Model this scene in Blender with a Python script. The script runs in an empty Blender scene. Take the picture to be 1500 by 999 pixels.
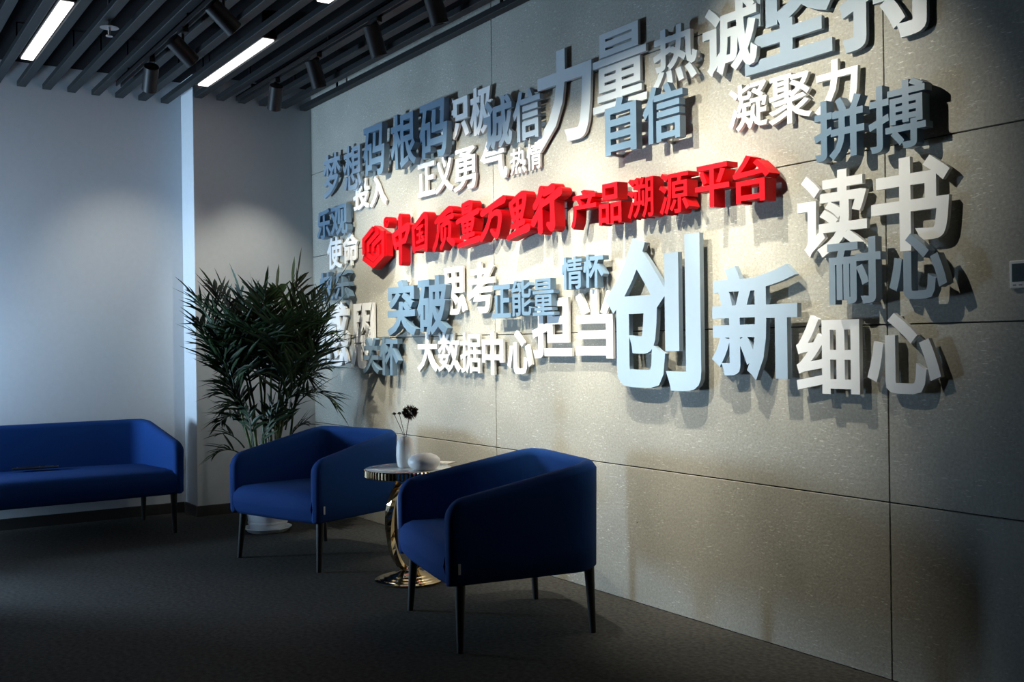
import bpy, bmesh, math, random
from mathutils import Vector, Matrix, geometry, noise
random.seed(7)
S = bpy.context.scene
COL = S.collection
PI = math.pi

# ------------------------------------------------------------------ camera
F_PX, CX, CY = 1505.15, 750.0, 499.5
CAM = Vector((6.9357, -2.9489, 1.14))
FW = Vector((-0.8295171, 0.5584769, 0.00221956))
RT = Vector((0.55840344, 0.82946126, -0.01340228))
UP = Vector((0.00932591, 0.00987801, 0.99990772))
cd = bpy.data.cameras.new('camera')
cam = bpy.data.objects.new('camera', cd)
COL.objects.link(cam)
cd.sensor_width = 36.0
cd.lens = F_PX / 1500 * 36.0
cd.clip_start = 0.05
M = Matrix((RT, UP, -FW)).transposed().to_4x4()
M.translation = CAM
cam.matrix_world = M
S.camera = cam

# ------------------------------------------------------------------ view, world, big lights
vs = S.view_settings
vs.view_transform = 'Standard'
vs.look = 'None'
vs.exposure = 0.0
vs.gamma = 1.0
vs.use_curve_mapping = False

w = bpy.data.worlds.new('world')
S.world = w
w.use_nodes = True
bg = w.node_tree.nodes['Background']
bg.inputs[0].default_value = (0.35, 0.55, 1.0, 1)
bg.inputs[1].default_value = 0.004

REC0 = -0.266
ROOM_Y = -3.75          # window wall
WIN = (-0.20, 0.30, 0.25, 1.1)   # x0,x1,z0,z1 of the window opening
al = bpy.data.lights.new('window_daylight', 'AREA')
al.shape = 'RECTANGLE'
al.size = WIN[1] - WIN[0] - 0.1
al.size_y = WIN[3] - WIN[2] - 0.1
al.energy = 168
al.color = (0.52, 0.75, 1.0)
alo = bpy.data.objects.new('window_daylight', al)
COL.objects.link(alo)
alo.location = ((WIN[0] + WIN[1]) / 2, ROOM_Y - 0.02, (WIN[2] + WIN[3]) / 2)
alo.rotation_euler = (PI / 2, 0, 0)

SPOT_W = 175.0
SPOT_COL = (1.0, 0.95, 0.80)
TRACK_Y = {'wall': -.62, 'middle': -1.385}
# spotlights: track, mount x, aim point, relative power, beam angle, edge softness
SPOTS = [('wall', .911, (0.0, -.45, 1.40), .22, 56, 1), ('wall', 1.541, (1.35, 0, .9), .75, 46, 1), ('wall', 2.283, (2.15, 0, .95), .75, 44, 1), ('wall', 2.893, (2.8, 0, .95), .8, 44, 1),
         ('wall', 3.52, (3.4, 0, .9), 1.05, 46, 1), ('wall', 4.15, (4.2, 0, .85), 1.0, 46, 1),
         ('middle', .985, (REC0, -1.22, 1.4), .19, 60, 1), ('middle', 1.62, (1.20, 0, 1.60), 1.1, 58, .8), ('middle', 2.26, (2.05, 0, 1.55), 1.05, 58, .8),
         ('middle', 2.90, (2.85, 0, 1.52), 1.05, 58, .8), ('middle', 3.54, (3.55, 0, 1.55), 1.05, 62, .8), ('middle', 4.18, (4.38, 0, 1.85), .95, 60, 1)]

# ------------------------------------------------------------------ pixel helpers
def ray(x, y):
    return FW + RT * ((x - CX) / F_PX) - UP * ((y - CY) / F_PX)
def hit(x, y, ax, val):
    d = ray(x, y)
    return CAM + d * ((val - CAM[ax]) / d[ax])
def onfloor(x, y, z=0.0):
    return hit(x, y, 2, z)
def onwall(x, y, Y=0.0):
    return hit(x, y, 1, Y)

# ------------------------------------------------------------------ materials
def mat(name, col, rough=0.5, metal=0.0, spec=0.5, noise_amt=0.0, noise_scale=30, bump=0.0, bump_scale=200, emit=None, emit_s=0, coat=0.0, sheen=0.0):
    m = bpy.data.materials.new(name)
    m.use_nodes = True
    nt = m.node_tree
    b = nt.nodes['Principled BSDF']
    b.inputs['Base Color'].default_value = (*col, 1)
    b.inputs['Roughness'].default_value = rough
    b.inputs['Metallic'].default_value = metal
    b.inputs['Specular IOR Level'].default_value = spec
    b.inputs['Coat Weight'].default_value = coat
    if sheen:
        b.inputs['Sheen Weight'].default_value = sheen
    geo = nt.nodes.new('ShaderNodeNewGeometry')
    if noise_amt:
        n = nt.nodes.new('ShaderNodeTexNoise')
        n.inputs['Scale'].default_value = noise_scale
        n.inputs['Detail'].default_value = 4
        nt.links.new(geo.outputs['Position'], n.inputs['Vector'])
        r = nt.nodes.new('ShaderNodeMapRange')
        r.inputs['From Min'].default_value = 0.3
        r.inputs['From Max'].default_value = 0.7
        r.inputs['To Min'].default_value = 1 - noise_amt
        r.inputs['To Max'].default_value = 1 + noise_amt
        nt.links.new(n.outputs['Fac'], r.inputs['Value'])
        mx = nt.nodes.new('ShaderNodeVectorMath')
        mx.operation = 'SCALE'
        mx.inputs[0].default_value = col
        nt.links.new(r.outputs[0], mx.inputs['Scale'])
        nt.links.new(mx.outputs[0], b.inputs['Base Color'])
    if bump:
        n2 = nt.nodes.new('ShaderNodeTexNoise')
        n2.inputs['Scale'].default_value = bump_scale
        n2.inputs['Detail'].default_value = 3
        nt.links.new(geo.outputs['Position'], n2.inputs['Vector'])
        bp = nt.nodes.new('ShaderNodeBump')
        bp.inputs['Strength'].default_value = bump
        bp.inputs['Distance'].default_value = 0.002
        nt.links.new(n2.outputs['Fac'], bp.inputs['Height'])
        nt.links.new(bp.outputs[0], b.inputs['Normal'])
    if emit:
        b.inputs['Emission Color'].default_value = (*emit, 1)
        b.inputs['Emission Strength'].default_value = emit_s
    return m

def concrete_mat():
    m = bpy.data.materials.new('cement_board')
    m.use_nodes = True
    nt = m.node_tree
    L = nt.links.new
    b = nt.nodes['Principled BSDF']
    b.inputs['Roughness'].default_value = 0.62
    b.inputs['Specular IOR Level'].default_value = 0.35
    geo = nt.nodes.new('ShaderNodeNewGeometry')
    def nz(scale, detail=4, vec=None, rough=.5):
        n = nt.nodes.new('ShaderNodeTexNoise')
        n.inputs['Scale'].default_value = scale
        n.inputs['Detail'].default_value = detail
        n.inputs['Roughness'].default_value = rough
        L(vec or geo.outputs['Position'], n.inputs['Vector'])
        return n.outputs['Fac']
    def ramp(v, stops):
        r = nt.nodes.new('ShaderNodeValToRGB')
        e = r.color_ramp.elements
        for i, (p, c) in enumerate(stops):
            el = e[i] if i < 2 else e.new(p)
            el.position = p
            el.color = (*c, 1)
        L(v, r.inputs['Fac'])
        return r.outputs['Color']
    def mix(a, bb, f, mode='MIX'):
        n = nt.nodes.new('ShaderNodeMix')
        n.data_type = 'RGBA'
        n.blend_type = mode
        if isinstance(f, float): n.inputs['Factor'].default_value = f
        else: L(f, n.inputs['Factor'])
        L(a, n.inputs[6])
        if isinstance(bb, tuple): n.inputs[7].default_value = (*bb, 1)
        else: L(bb, n.inputs[7])
        return n.outputs[2]
    base = ramp(nz(2.2, 6), [(.3, (.34, .33, .285)), (.7, (.44, .425, .37))])
    fine = ramp(nz(95, 5, rough=.7), [(.3, (.72, .72, .72)), (.7, (1.12, 1.12, 1.12))])
    c = mix(base, fine, 1.0, 'MULTIPLY')
    # short pale fibres: stretched, tilted noise, thresholded
    mp = nt.nodes.new('ShaderNodeMapping')
    mp.inputs['Rotation'].default_value = (0, math.radians(38), 0)
    mp.inputs['Scale'].default_value = (1, 1, 5.0)
    L(geo.outputs['Position'], mp.inputs['Vector'])
    fib = ramp(nz(34, 2, mp.outputs[0]), [(.635, (0, 0, 0)), (.68, (1, 1, 1))])
    mp2 = nt.nodes.new('ShaderNodeMapping')
    mp2.inputs['Rotation'].default_value = (0, math.radians(-50), 0)
    mp2.inputs['Location'].default_value = (3.1, 0, 1.7)
    mp2.inputs['Scale'].default_value = (1, 1, 5.5)
    L(geo.outputs['Position'], mp2.inputs['Vector'])
    fibb = ramp(nz(30, 2, mp2.outputs[0]), [(.64, (0, 0, 0)), (.69, (1, 1, 1))])
    fib = mix(fib, fibb, 1.0, 'ADD')
    gate = ramp(nz(6, 3), [(.42, (.15, .15, .15)), (.60, (1, 1, 1))])
    f2 = mix(fib, gate, 1.0, 'MULTIPLY')
    sep = nt.nodes.new('ShaderNodeMath')
    sep.operation = 'MULTIPLY'
    sep.inputs[1].default_value = 0.6
    sep.use_clamp = True
    L(f2, sep.inputs[0])
    c = mix(c, (.78, .77, .72), sep.outputs[0])
    # pin holes
    v = nt.nodes.new('ShaderNodeTexVoronoi')
    v.inputs['Scale'].default_value = 5.5
    L(geo.outputs['Position'], v.inputs['Vector'])
    pin = ramp(v.outputs['Distance'], [(.012, (1, 1, 1)), (.024, (0, 0, 0))])
    c = mix(c, (.06, .055, .05), pin)
    L(c, b.inputs['Base Color'])
    bp = nt.nodes.new('ShaderNodeBump')
    bp.inputs['Strength'].default_value = 0.35
    bp.inputs['Distance'].default_value = 0.002
    L(nz(120, 4), bp.inputs['Height'])
    L(bp.outputs[0], b.inputs['Normal'])
    return m

def fabric_mat(name, col):
    m = mat(name, col, rough=0.85, spec=0.2, sheen=0.0)
    nt = m.node_tree
    L = nt.links.new
    b = nt.nodes['Principled BSDF']
    tc = nt.nodes.new('ShaderNodeTexCoord')
    hs = []
    for d in ('X', 'Z'):
        wv = nt.nodes.new('ShaderNodeTexWave')
        wv.bands_direction = d
        wv.inputs['Scale'].default_value = 130
        wv.inputs['Distortion'].default_value = 1.5
        wv.inputs['Detail'].default_value = 1
        L(tc.outputs['Object'], wv.inputs['Vector'])
        hs.append(wv.outputs['Fac'])
    ad = nt.nodes.new('ShaderNodeMath')
    L(hs[0], ad.inputs[0]); L(hs[1], ad.inputs[1])
    bp = nt.nodes.new('ShaderNodeBump')
    bp.inputs['Strength'].default_value = 0.25
    bp.inputs['Distance'].default_value = 0.001
    L(ad.outputs[0], bp.inputs['Height'])
    L(bp.outputs[0], b.inputs['Normal'])
    return m

MT = {
    'concrete': concrete_mat(),
    'joint': mat('joint_shadow_gap', (.05, .048, .045), .9),
    'paint': mat('white_wall_paint', (.54, .57, .60), .7, spec=.3, noise_amt=.02, bump=.15, bump_scale=160),
    'dark_paint': mat('dark_wall_paint', (.06, .06, .065), .7, noise_amt=.05),
    'skirting': mat('dark_skirting', (.035, .032, .03), .5),
    'carpet': mat('dark_carpet', (.050, .049, .045), .97, spec=.1, noise_amt=.35, noise_scale=55, bump=1.0, bump_scale=260),
    'ceiling': mat('black_ceiling', (.004, .004, .005), .9, spec=.1),
    'slat': mat('dark_slat', (.013, .0145, .0155), .55, spec=.3, noise_amt=.1),
    'black_metal': mat('black_metal', (.008, .008, .009), .5, spec=.25),
    'steel': mat('dull_steel', (.35, .35, .36), .4, metal=.9),
    'diffuser': mat('lamp_diffuser', (.9, .9, .9), .5, emit=(1, .98, .94), emit_s=3.0),
    'lens': mat('spot_lens', (.9, .9, .85), .3, emit=(1, .93, .8), emit_s=3.0),
    'lens_dark': mat('spot_lens_off', (.08, .08, .08), .2),
    'blue': fabric_mat('blue_fabric', (.0025, .037, .165)),
    'leg': mat('dark_wood_leg', (.010, .008, .008), .45, noise_amt=.2, noise_scale=40),
    'tag': mat('white_tag', (.8, .8, .8), .7),
    'white': mat('white_lacquer', (.80, .80, .79), .38, noise_amt=.015),
    'pale': mat('pale_grey_lacquer', (.52, .57, .60), .34, noise_amt=.015),
    'mid': mat('blue_grey_lacquer', (.27, .345, .42), .34, noise_amt=.015),
    'deep': mat('deep_blue_grey_lacquer', (.135, .215, .30), .36, noise_amt=.015),
    'red': mat('red_lacquer', (.57, .002, .007), .45, spec=.15, noise_amt=.02),
    'gold': mat('polished_gold', (.78, .60, .36), .10, metal=1.0),
    'marble': mat('white_table_top', (.82, .82, .78), .12, noise_amt=.03, noise_scale=6, coat=.5),
    'ceramic': mat('white_ceramic', (.90, .88, .84), .45, noise_amt=.015),
    'pot': mat('white_plastic_pot', (.78, .80, .82), .4),
    'soil': mat('potting_soil', (.03, .02, .014), .95, noise_amt=.4, noise_scale=60),
    'leaf': mat('palm_leaf', (.015, .036, .010), .5, noise_amt=.35, noise_scale=14, spec=.4),
    'cane': mat('palm_cane', (.10, .13, .035), .5, noise_amt=.35, noise_scale=18),
    'dried': mat('dried_flower', (.045, .018, .012), .9, noise_amt=.4, noise_scale=120),
    'dried_pale': mat('pale_petal', (.55, .45, .36), .8, noise_amt=.15, noise_scale=90),
    'plastic': mat('white_plastic', (.74, .74, .70), .4),
    'lcd': mat('lcd_screen', (.06, .085, .10), .25),
    'lcd_dark': mat('lcd_segment', (.03, .04, .05), .4),
    'glass': mat('window_glass', (.75, .82, .9), .05),
    'black_leather': mat('black_leather', (.006, .006, .007), .35, bump=.3),
    'chrome': mat('chrome', (.8, .8, .8), .12, metal=1.0),
    'paper': mat('printed_paper', (.62, .58, .5), .7, noise_amt=.2, noise_scale=80),
}

# ------------------------------------------------------------------ object helpers
def link(name, me, m=None, parent=None, loc=None, rot=None):
    o = bpy.data.objects.new(name, me)
    COL.objects.link(o)
    if m is not None and me is not None and not me.materials:
        me.materials.append(MT[m])
    if parent: o.parent = parent
    if loc is not None: o.location = loc
    if rot is not None: o.rotation_euler = rot
    return o
def tag(o, label, cat, group=None):
    o['label'] = label
    o['category'] = cat
    if group: o['group'] = group
    return o
def thing(name, label, cat, loc=(0, 0, 0), rz=0.0, group=None):
    o = bpy.data.objects.new(name, None)
    COL.objects.link(o)
    o.empty_display_size = .1
    o.location = loc
    o.rotation_euler = (0, 0, rz)
    return tag(o, label, cat, group)
def struct(o):
    o['kind'] = 'structure'
    return o
def mesh_from(name, verts, faces, smooth=False, angle=None):
    me = bpy.data.meshes.new(name)
    me.from_pydata([tuple(v) for v in verts], [], faces)
    me.update()
    if smooth:
        me.polygons.foreach_set('use_smooth', [True] * len(me.polygons))
        if angle: me.set_sharp_from_angle(angle=math.radians(angle))
    return me
def fix_normals(me):
    bm = bmesh.new()
    bm.from_mesh(me)
    bmesh.ops.recalc_face_normals(bm, faces=bm.faces)
    bm.to_mesh(me)
    bm.free()
    return me
def box_mesh(name, x0, x1, y0, y1, z0, z1, bev=0.0, seg=2):
    bm = bmesh.new()
    v = [bm.verts.new((x, y, z)) for x in (x0, x1) for y in (y0, y1) for z in (z0, z1)]
    for f in ((0, 1, 3, 2), (4, 6, 7, 5), (0, 4, 5, 1), (2, 3, 7, 6), (0, 2, 6, 4), (1, 5, 7, 3)):
        bm.faces.new([v[i] for i in f])
    if bev:
        bmesh.ops.bevel(bm, geom=bm.edges[:], offset=bev, segments=seg, affect='EDGES', profile=.5)
    bmesh.ops.recalc_face_normals(bm, faces=bm.faces)
    me = bpy.data.meshes.new(name)
    bm.to_mesh(me)
    bm.free()
    return me
def lathe_mesh(name, prof, n=40, sy=1.0, smooth=True, angle=40):
    vs_, fs = [], []
    for (r, z) in prof:
        for k in range(n):
            a = 2 * PI * k / n
            vs_.append((r * math.cos(a), r * sy * math.sin(a), z))
    for i in range(len(prof) - 1):
        for k in range(n):
            k2 = (k + 1) % n
            fs.append((i * n + k, i * n + k2, (i + 1) * n + k2, (i + 1) * n + k))
    fs.append(tuple(range(n))[::-1])
    fs.append(tuple(range((len(prof) - 1) * n, len(prof) * n)))
    me = mesh_from(name, vs_, fs)
    fix_normals(me)
    if smooth:
        me.polygons.foreach_set('use_smooth', [True] * len(me.polygons))
        me.set_sharp_from_angle(angle=math.radians(angle))
    return me
def tube_data(pts, rad, n=8, vs_=None, fs=None):
    vs_ = [] if vs_ is None else vs_
    fs = [] if fs is None else fs
    b0 = len(vs_)
    pts = [Vector(p) for p in pts]
    prev = None
    for i, p in enumerate(pts):
        t = (pts[min(i + 1, len(pts) - 1)] - pts[max(i - 1, 0)]).normalized()
        if prev is None:
            a = t.orthogonal().normalized()
        else:
            a = (prev - t * prev.dot(t)).normalized()
        prev = a
        c = t.cross(a)
        r = rad[i] if isinstance(rad, (list, tuple)) else rad
        for k in range(n):
            q = 2 * PI * k / n
            vs_.append(p + a * (r * math.cos(q)) + c * (r * math.sin(q)))
    for i in range(len(pts) - 1):
        for k in range(n):
            k2 = (k + 1) % n
            fs.append((b0 + i * n + k, b0 + i * n + k2, b0 + (i + 1) * n + k2, b0 + (i + 1) * n + k))
    fs.append(tuple(b0 + k for k in range(n))[::-1])
    e = b0 + (len(pts) - 1) * n
    fs.append(tuple(e + k for k in range(n)))
    return vs_, fs
def tube_mesh(name, pts, rad, n=8):
    v, f = tube_data(pts, rad, n)
    return mesh_from(name, v, f, True, 50)

# ------------------------------------------------------------------ the room
H = 2.823              # underside of the slats
RX = 9.6               # wall behind the camera
REC = -0.266           # recessed part of the end wall
PY = -0.851            # edge of the pillar
struct(link('floor', box_mesh('floor', REC - .2, RX, ROOM_Y - .2, .2, -.1, 0), 'carpet'))
ceil = struct(link('ceiling', box_mesh('ceiling', REC - .2, RX, ROOM_Y - .2, .2, H + .16, H + .42), 'ceiling'))
struct(link('wall_back', box_mesh('wall_back', REC - .2, REC, ROOM_Y - .2, .2, 0, H + .32), 'paint'))
struct(link('trim_1', box_mesh('pillar', REC, 0, PY, .02, 0, H + .32, .003, 1), 'paint'))
struct(link('wall_front', box_mesh('wall_front', RX, RX + .2, ROOM_Y - .2, .2, 0, H + .32), 'dark_paint'))
struct(link('baseboard_back', box_mesh('bb', REC, REC + .012, ROOM_Y, PY - .012, 0, .072, .002, 1), 'skirting'))
struct(link('baseboard_pillar', box_mesh('bb', .0, .012, PY - .012, -.018, 0, .072, .002, 1), 'skirting'))
struct(link('baseboard_side', box_mesh('bb', REC + .012, 0, PY - .012, PY, 0, .072, .002, 1), 'skirting'))

# window wall on the daylight side: four pieces round one opening
x0, x1, z0, z1 = WIN
bmw = bmesh.new()
def addbox(bm, a, b):
    v = [bm.verts.new((x, y, z)) for x in (a[0], b[0]) for y in (a[1], b[1]) for z in (a[2], b[2])]
    for f in ((0, 1, 3, 2), (4, 6, 7, 5), (0, 4, 5, 1), (2, 3, 7, 6), (0, 2, 6, 4), (1, 5, 7, 3)):
        bm.faces.new([v[i] for i in f])
def bm_mesh(bm, name):
    bmesh.ops.recalc_face_normals(bm, faces=bm.faces)
    me = bpy.data.meshes.new(name)
    bm.to_mesh(me)
    bm.free()
    return me
ya, yb = ROOM_Y - .2, ROOM_Y
addbox(bmw, (REC, ya, 0), (x0, yb, H + .32))
addbox(bmw, (x1, ya, 0), (RX, yb, H + .32))
addbox(bmw, (.95, yb, 0), (1.10, -3.08, H + .32))      # unseen return wall, added to keep window light off the right side
addbox(bmw, (x0, ya, 0), (x1, yb, z0))
addbox(bmw, (x0, ya, z1), (x1, yb, H + .32))
struct(link('wall_left', bm_mesh(bmw, 'wall_left'), 'dark_paint'))
win = struct(link('window_1', None))
win.location = ((x0 + x1) / 2, ROOM_Y - .1, z0)
bmw = bmesh.new()
ww, wh = x1 - x0, z1 - z0
for a, b in (((-ww / 2, -.03, 0), (ww / 2, .03, .05)), ((-ww / 2, -.03, wh - .05), (ww / 2, .03, wh)),
             ((-ww / 2, -.03, .05), (-ww / 2 + .05, .03, wh - .05)), ((ww / 2 - .05, -.03, .05), (ww / 2, .03, wh - .05)),
             ((-.025, -.03, .05), (.025, .03, wh - .05))):
    addbox(bmw, a, b)
link('window_frame', bm_mesh(bmw, 'window_frame'), 'black_metal', win)
for s in (-1, 1):
    link('pane', box_mesh('pane', min(s * .03, s * (ww / 2 - .055)), max(s * .03, s * (ww / 2 - .055)), -.004, .004, .055, wh - .055), 'glass', win)

# text wall: backing and cement boards with open joints
wr = struct(link('wall_right', box_mesh('wall_right', -.02, RX, .012, .2, 0, H + .32), 'joint'))
PW, PH, GAP = 2.3976, .5927, .0022
pm = {}
for i in range(4):
    for j in range(6):
        xa, xb = max(i * PW, .0) + GAP, min((i + 1) * PW, RX) - GAP
        za, zb = j * PH + GAP, min((j + 1) * PH, H + .31) - GAP
        key = (round(xb - xa, 3), round(zb - za, 3))
        if key not in pm:
            pm[key] = box_mesh('panel', 0, xb - xa, 0, .012, 0, zb - za, .0012, 1)
        link('panel', pm[key], 'concrete', wr, (xa, 0, za))

# slats: 15 cm pitch, running along the text wall
sl = {}
slat_hang = box_mesh('slat_hanger', -.01, .01, -.004, .004, .03, .165)
k = 0
y = -.092
LIGHT_Y = (-.885, -1.935, -2.985)
while y > ROOM_Y + .05:
    xs = 0.012 if y > PY - .02 else REC + .012
    key = xs
    if key not in sl:
        sl[key] = box_mesh('slat', xs, RX - .02, 0, .052, 0, .034, .002, 1)
    link('slat', sl[key], 'slat', ceil, (0, y, H))
    for hx in (.6, 2.6, 4.6, 6.6, 8.6):
        link('slat_hanger', slat_hang, 'ceiling', ceil, (hx, y + .026, H))
    y -= .15

# linear ceiling lamps in the gaps between the slats
LAMPS = [(.33, -.885, 'lit linear ceiling lamp above the palm, nearest the pillar'),
         (.41, -1.935, 'lit linear ceiling lamp above the blue sofa, at the top left'),
         (2.235, -.885, 'lit linear ceiling lamp cut off by the top of the picture'),
         (2.315, -1.935, None), (4.14, -.885, None), (4.22, -1.935, None)]
hm = box_mesh('housing', 0, 1.19, -.04, .04, .012, .162, .003, 1)
dm = box_mesh('diffuser', .012, 1.178, -.032, .032, .002, .0118, .002, 1)
for (lx, ly, lab) in LAMPS:
    if lab is None:
        continue
    t = thing('linear_ceiling_lamp', lab, 'ceiling lamp', (lx, ly, H), 0, 'linear lamps between the ceiling slats')
    link('housing', hm, 'black_metal', t)
    link('diffuser', dm, 'diffuser', t)

# lighting tracks, hung just below the slats
TRZ = H - .045
def track(y, xa, xb, label):
    t = thing('lighting_track', label, 'track', (0, y, TRZ), 0, 'black lighting tracks under the slats')
    bm = bmesh.new()
    addbox(bm, (xa, -.018, .0), (xb, -.010, .032))
    addbox(bm, (xa, .010, .0), (xb, .018, .032))
    addbox(bm, (xa, -.018, .024), (xb, .018, .032))
    link('rail', bm_mesh(bm, 'rail'), 'black_metal', t)
    x = xa + .3
    hgm = box_mesh('hanger', -.006, .006, -.02, .02, .032, .05)
    while x < xb:
        link('hanger', hgm, 'black_metal', t, (x, 0, 0))
        x += 1.2
track(-.62, .25, 4.9, 'black lighting track close to the lettered wall')
track(-1.385,   .25, 5.3, 'black lighting track in the middle of the slatted ceiling')

# spotlight heads: adaptor, yoke, can, lens
def ring_can():
    return lathe_mesh('can', [(.034, -.085), (.041, -.08), (.042, .07), (.040, .072), (.036, .072), (.034, .055)], 24)
can_m = ring_can()
LENS_P = [(.001, .050), (.033, .050), (.033, .054), (.001, .055)]
lens_on, lens_off = lathe_mesh('lens', LENS_P, 24), lathe_mesh('lens', LENS_P, 24)
adapt_m = box_mesh('adaptor', -.05, .05, -.016, .016, -.026, 0, .003, 1)
def spotlight(x, y, target, label, power=None, beam=50, soft=1.0):
    t = thing('track_spotlight', label, 'spotlight', (x, y, TRZ), 0, 'black spotlights on the tracks')
    link('adaptor', adapt_m, 'black_metal', t)
    piv = Vector((0, 0, -.115))
    link('yoke', tube_mesh('yoke', [(0, 0, -.02), (0, 0, -.06), (0, -.0, -.08)], .007, 8), 'black_metal', t)
    d = (Vector(target) - (Vector((x, y, TRZ)) + piv)).normalized()
    q = d.to_track_quat('Z', 'Y')
    c = link('can', can_m, 'black_metal', t, piv)
    c.rotation_euler = q.to_euler()
    l = link('lens', lens_on if power else lens_off, 'lens' if power else 'lens_dark', c)
    if power:
        ld = bpy.data.lights.new('spot_beam', 'SPOT')
        ld.energy = SPOT_W * power
        ld.color = SPOT_COL
        ld.spot_size = math.radians(beam)
        ld.spot_blend = soft
        ld.shadow_soft_size = .018
        lo = bpy.data.objects.new('spot_beam', ld)
        COL.objects.link(lo)
        lo.location = Vector((x, y, TRZ)) + piv + d * .085
        lo.rotation_euler = (-d).to_track_quat('Z', 'Y').to_euler()
names = ['first', 'second', 'third', 'fourth', 'fifth']
cnt = {'wall': 0, 'middle': 0}
for (tr, sx, tgt, pw, beam, soft) in SPOTS:
    k = cnt[tr]
    cnt[tr] += 1
    where = 'track beside the lettered wall' if tr == 'wall' else 'middle ceiling track'
    lab = 'black spotlight, %s from the end wall on the %s' % ((names + ['sixth', 'seventh'])[k], where)
    spotlight(sx, TRACK_Y[tr], tgt, lab, pw, beam, soft)

t = thing('ceiling_sprinkler', 'small sprinkler head with round plate hanging between the slats', 'sprinkler', (1.413, -1.70, H - .07))
link('pipe', tube_mesh('pipe', [(0, 0, .232), (0, 0, .0)], .007, 10), 'steel', t)
link('plate', lathe_mesh('plate', [(.004, .044), (.045, .040), (.047, .036), (.004, .038)], 28), 'steel', t)
link('deflector', lathe_mesh('deflector', [(.004, -.006), (.018, -.008), (.018, -.004), (.004, 0)], 20), 'steel', t)

# ------------------------------------------------------------------ raised characters
def glyph_contours(ch):
    cu = bpy.data.curves.new('g', 'FONT')
    cu.body = ch
    cu.fill_mode = 'NONE'
    cu.resolution_u = 3
    o = bpy.data.objects.new('g', cu)
    COL.objects.link(o)
    dg = bpy.context.evaluated_depsgraph_get()
    me = o.evaluated_get(dg).to_mesh()
    co = [v.co.xy.copy() for v in me.vertices]
    nxt = {}
    for e in me.edges:
        nxt.setdefault(e.vertices[0], []).append(e.vertices[1])
        nxt.setdefault(e.vertices[1], []).append(e.vertices[0])
    # follow loops; vertices are stored in drawing order, so start upward
    loops, seen = [], set()
    for i in range(len(co)):
        if i in seen or i not in nxt: continue
        lp, prev, cur = [], None, i
        while cur not in seen:
            seen.add(cur)
            lp.append(cur)
            c = [q for q in nxt[cur] if q != prev and q not in seen]
            if prev is None and (i + 1) in c: n2 = i + 1
            elif c: n2 = c[0]
            else: break
            prev, cur = cur, n2
        loops.append([co[q] for q in lp])
    bpy.data.objects.remove(o)
    bpy.data.curves.remove(cu)
    return loops
def area(lp):
    return .5 * sum(lp[i].x * lp[(i + 1) % len(lp)].y - lp[(i + 1) % len(lp)].x * lp[i].y for i in range(len(lp)))
def clean(lp):
    out = []
    for p in lp:
        if not out or (p - out[-1]).length > 1e-4: out.append(p)
    while len(out) > 2 and (out[0] - out[-1]).length < 1e-4: out.pop()
    return out
def offset_loop(lp, d):
    n, out = len(lp), []
    for i in range(n):
        a, b, c = lp[i - 1], lp[i], lp[(i + 1) % n]
        e1, e2 = (b - a).normalized(), (c - b).normalized()
        n1, n2 = Vector((e1.y, -e1.x)), Vector((e2.y, -e2.x))
        m = n1 + n2
        if m.length < .35:
            out.append(b + n1 * d + e1 * d)
            out.append(b + n2 * d - e2 * d)
            continue
        m.normalize()
        s = d / max(m.dot(n1), .45)
        out.append(b + m * s)
    return out
def winding(p, loops):
    wn = 0
    for lp in loops:
        n = len(lp)
        for i in range(n):
            a, b = lp[i], lp[(i + 1) % n]
            if a.y <= p.y:
                if b.y > p.y and (b.x - a.x) * (p.y - a.y) - (p.x - a.x) * (b.y - a.y) > 0: wn += 1
            elif b.y <= p.y and (b.x - a.x) * (p.y - a.y) - (p.x - a.x) * (b.y - a.y) < 0: wn -= 1
    return wn
def fill_loops(loops):
    """robust non-zero fill of possibly self-crossing loops -> 2D verts, ccw triangles"""
    V, E = [], []
    for lp in loops:
        b = len(V)
        V += lp
        E += [(b + i, b + (i + 1) % len(lp)) for i in range(len(lp))]
    r = geometry.delaunay_2d_cdt(V, E, [], 0, 1e-5)
    pv, pf = r[0], r[2]
    tris = []
    for f in pf:
        c = Vector((0, 0))
        for i in f: c += pv[i]
        c /= len(f)
        if winding(c, loops) > 0: tris.append(list(f))
    return pv, tris
def prism(pv, tris, fx, fy, fz0, fz1, bev=0.0):
    """2D triangles -> solid standing off the wall; local x right, z up, front towards -y"""
    cnt = {}
    for t in tris:
        for i in range(3):
            a, b = t[i], t[(i + 1) % 3]
            cnt[(a, b)] = 1
    used = sorted({i for t in tris for i in t})
    mp = {v: k for k, v in enumerate(used)}
    n = len(used)
    V = [(fx(pv[i].x), -fz1, fy(pv[i].y)) for i in used] + [(fx(pv[i].x), -fz0, fy(pv[i].y)) for i in used]
    Fs = [tuple(mp[i] for i in t) for t in tris]
    Fs += [tuple(mp[i] + n for i in reversed(t)) for t in tris]
    for (a, b) in cnt:
        if (b, a) not in cnt:
            Fs.append((mp[b], mp[a], mp[a] + n, mp[b] + n))
    return V, Fs
GC = {}
def glyph_fill(ch, dx, dy):
    key = (ch, dx, dy)
    if key in GC: return GC[key]
    lps = [clean(l) for l in glyph_contours(ch)]
    lps = [l for l in lps if len(l) > 2]
    if sum(area(l) for l in lps) < 0: lps = [l[::-1] for l in lps]
    k = dy / dx
    sc_ = [[Vector((p.x * k, p.y)) for p in l] for l in lps]
    off = [clean(offset_loop(l, dy)) for l in sc_]
    pv, tris = fill_loops(off)
    pv = [Vector((p.x / k, p.y)) for p in pv]
    GC[key] = (pv, tris)
    return GC[key]

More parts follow.
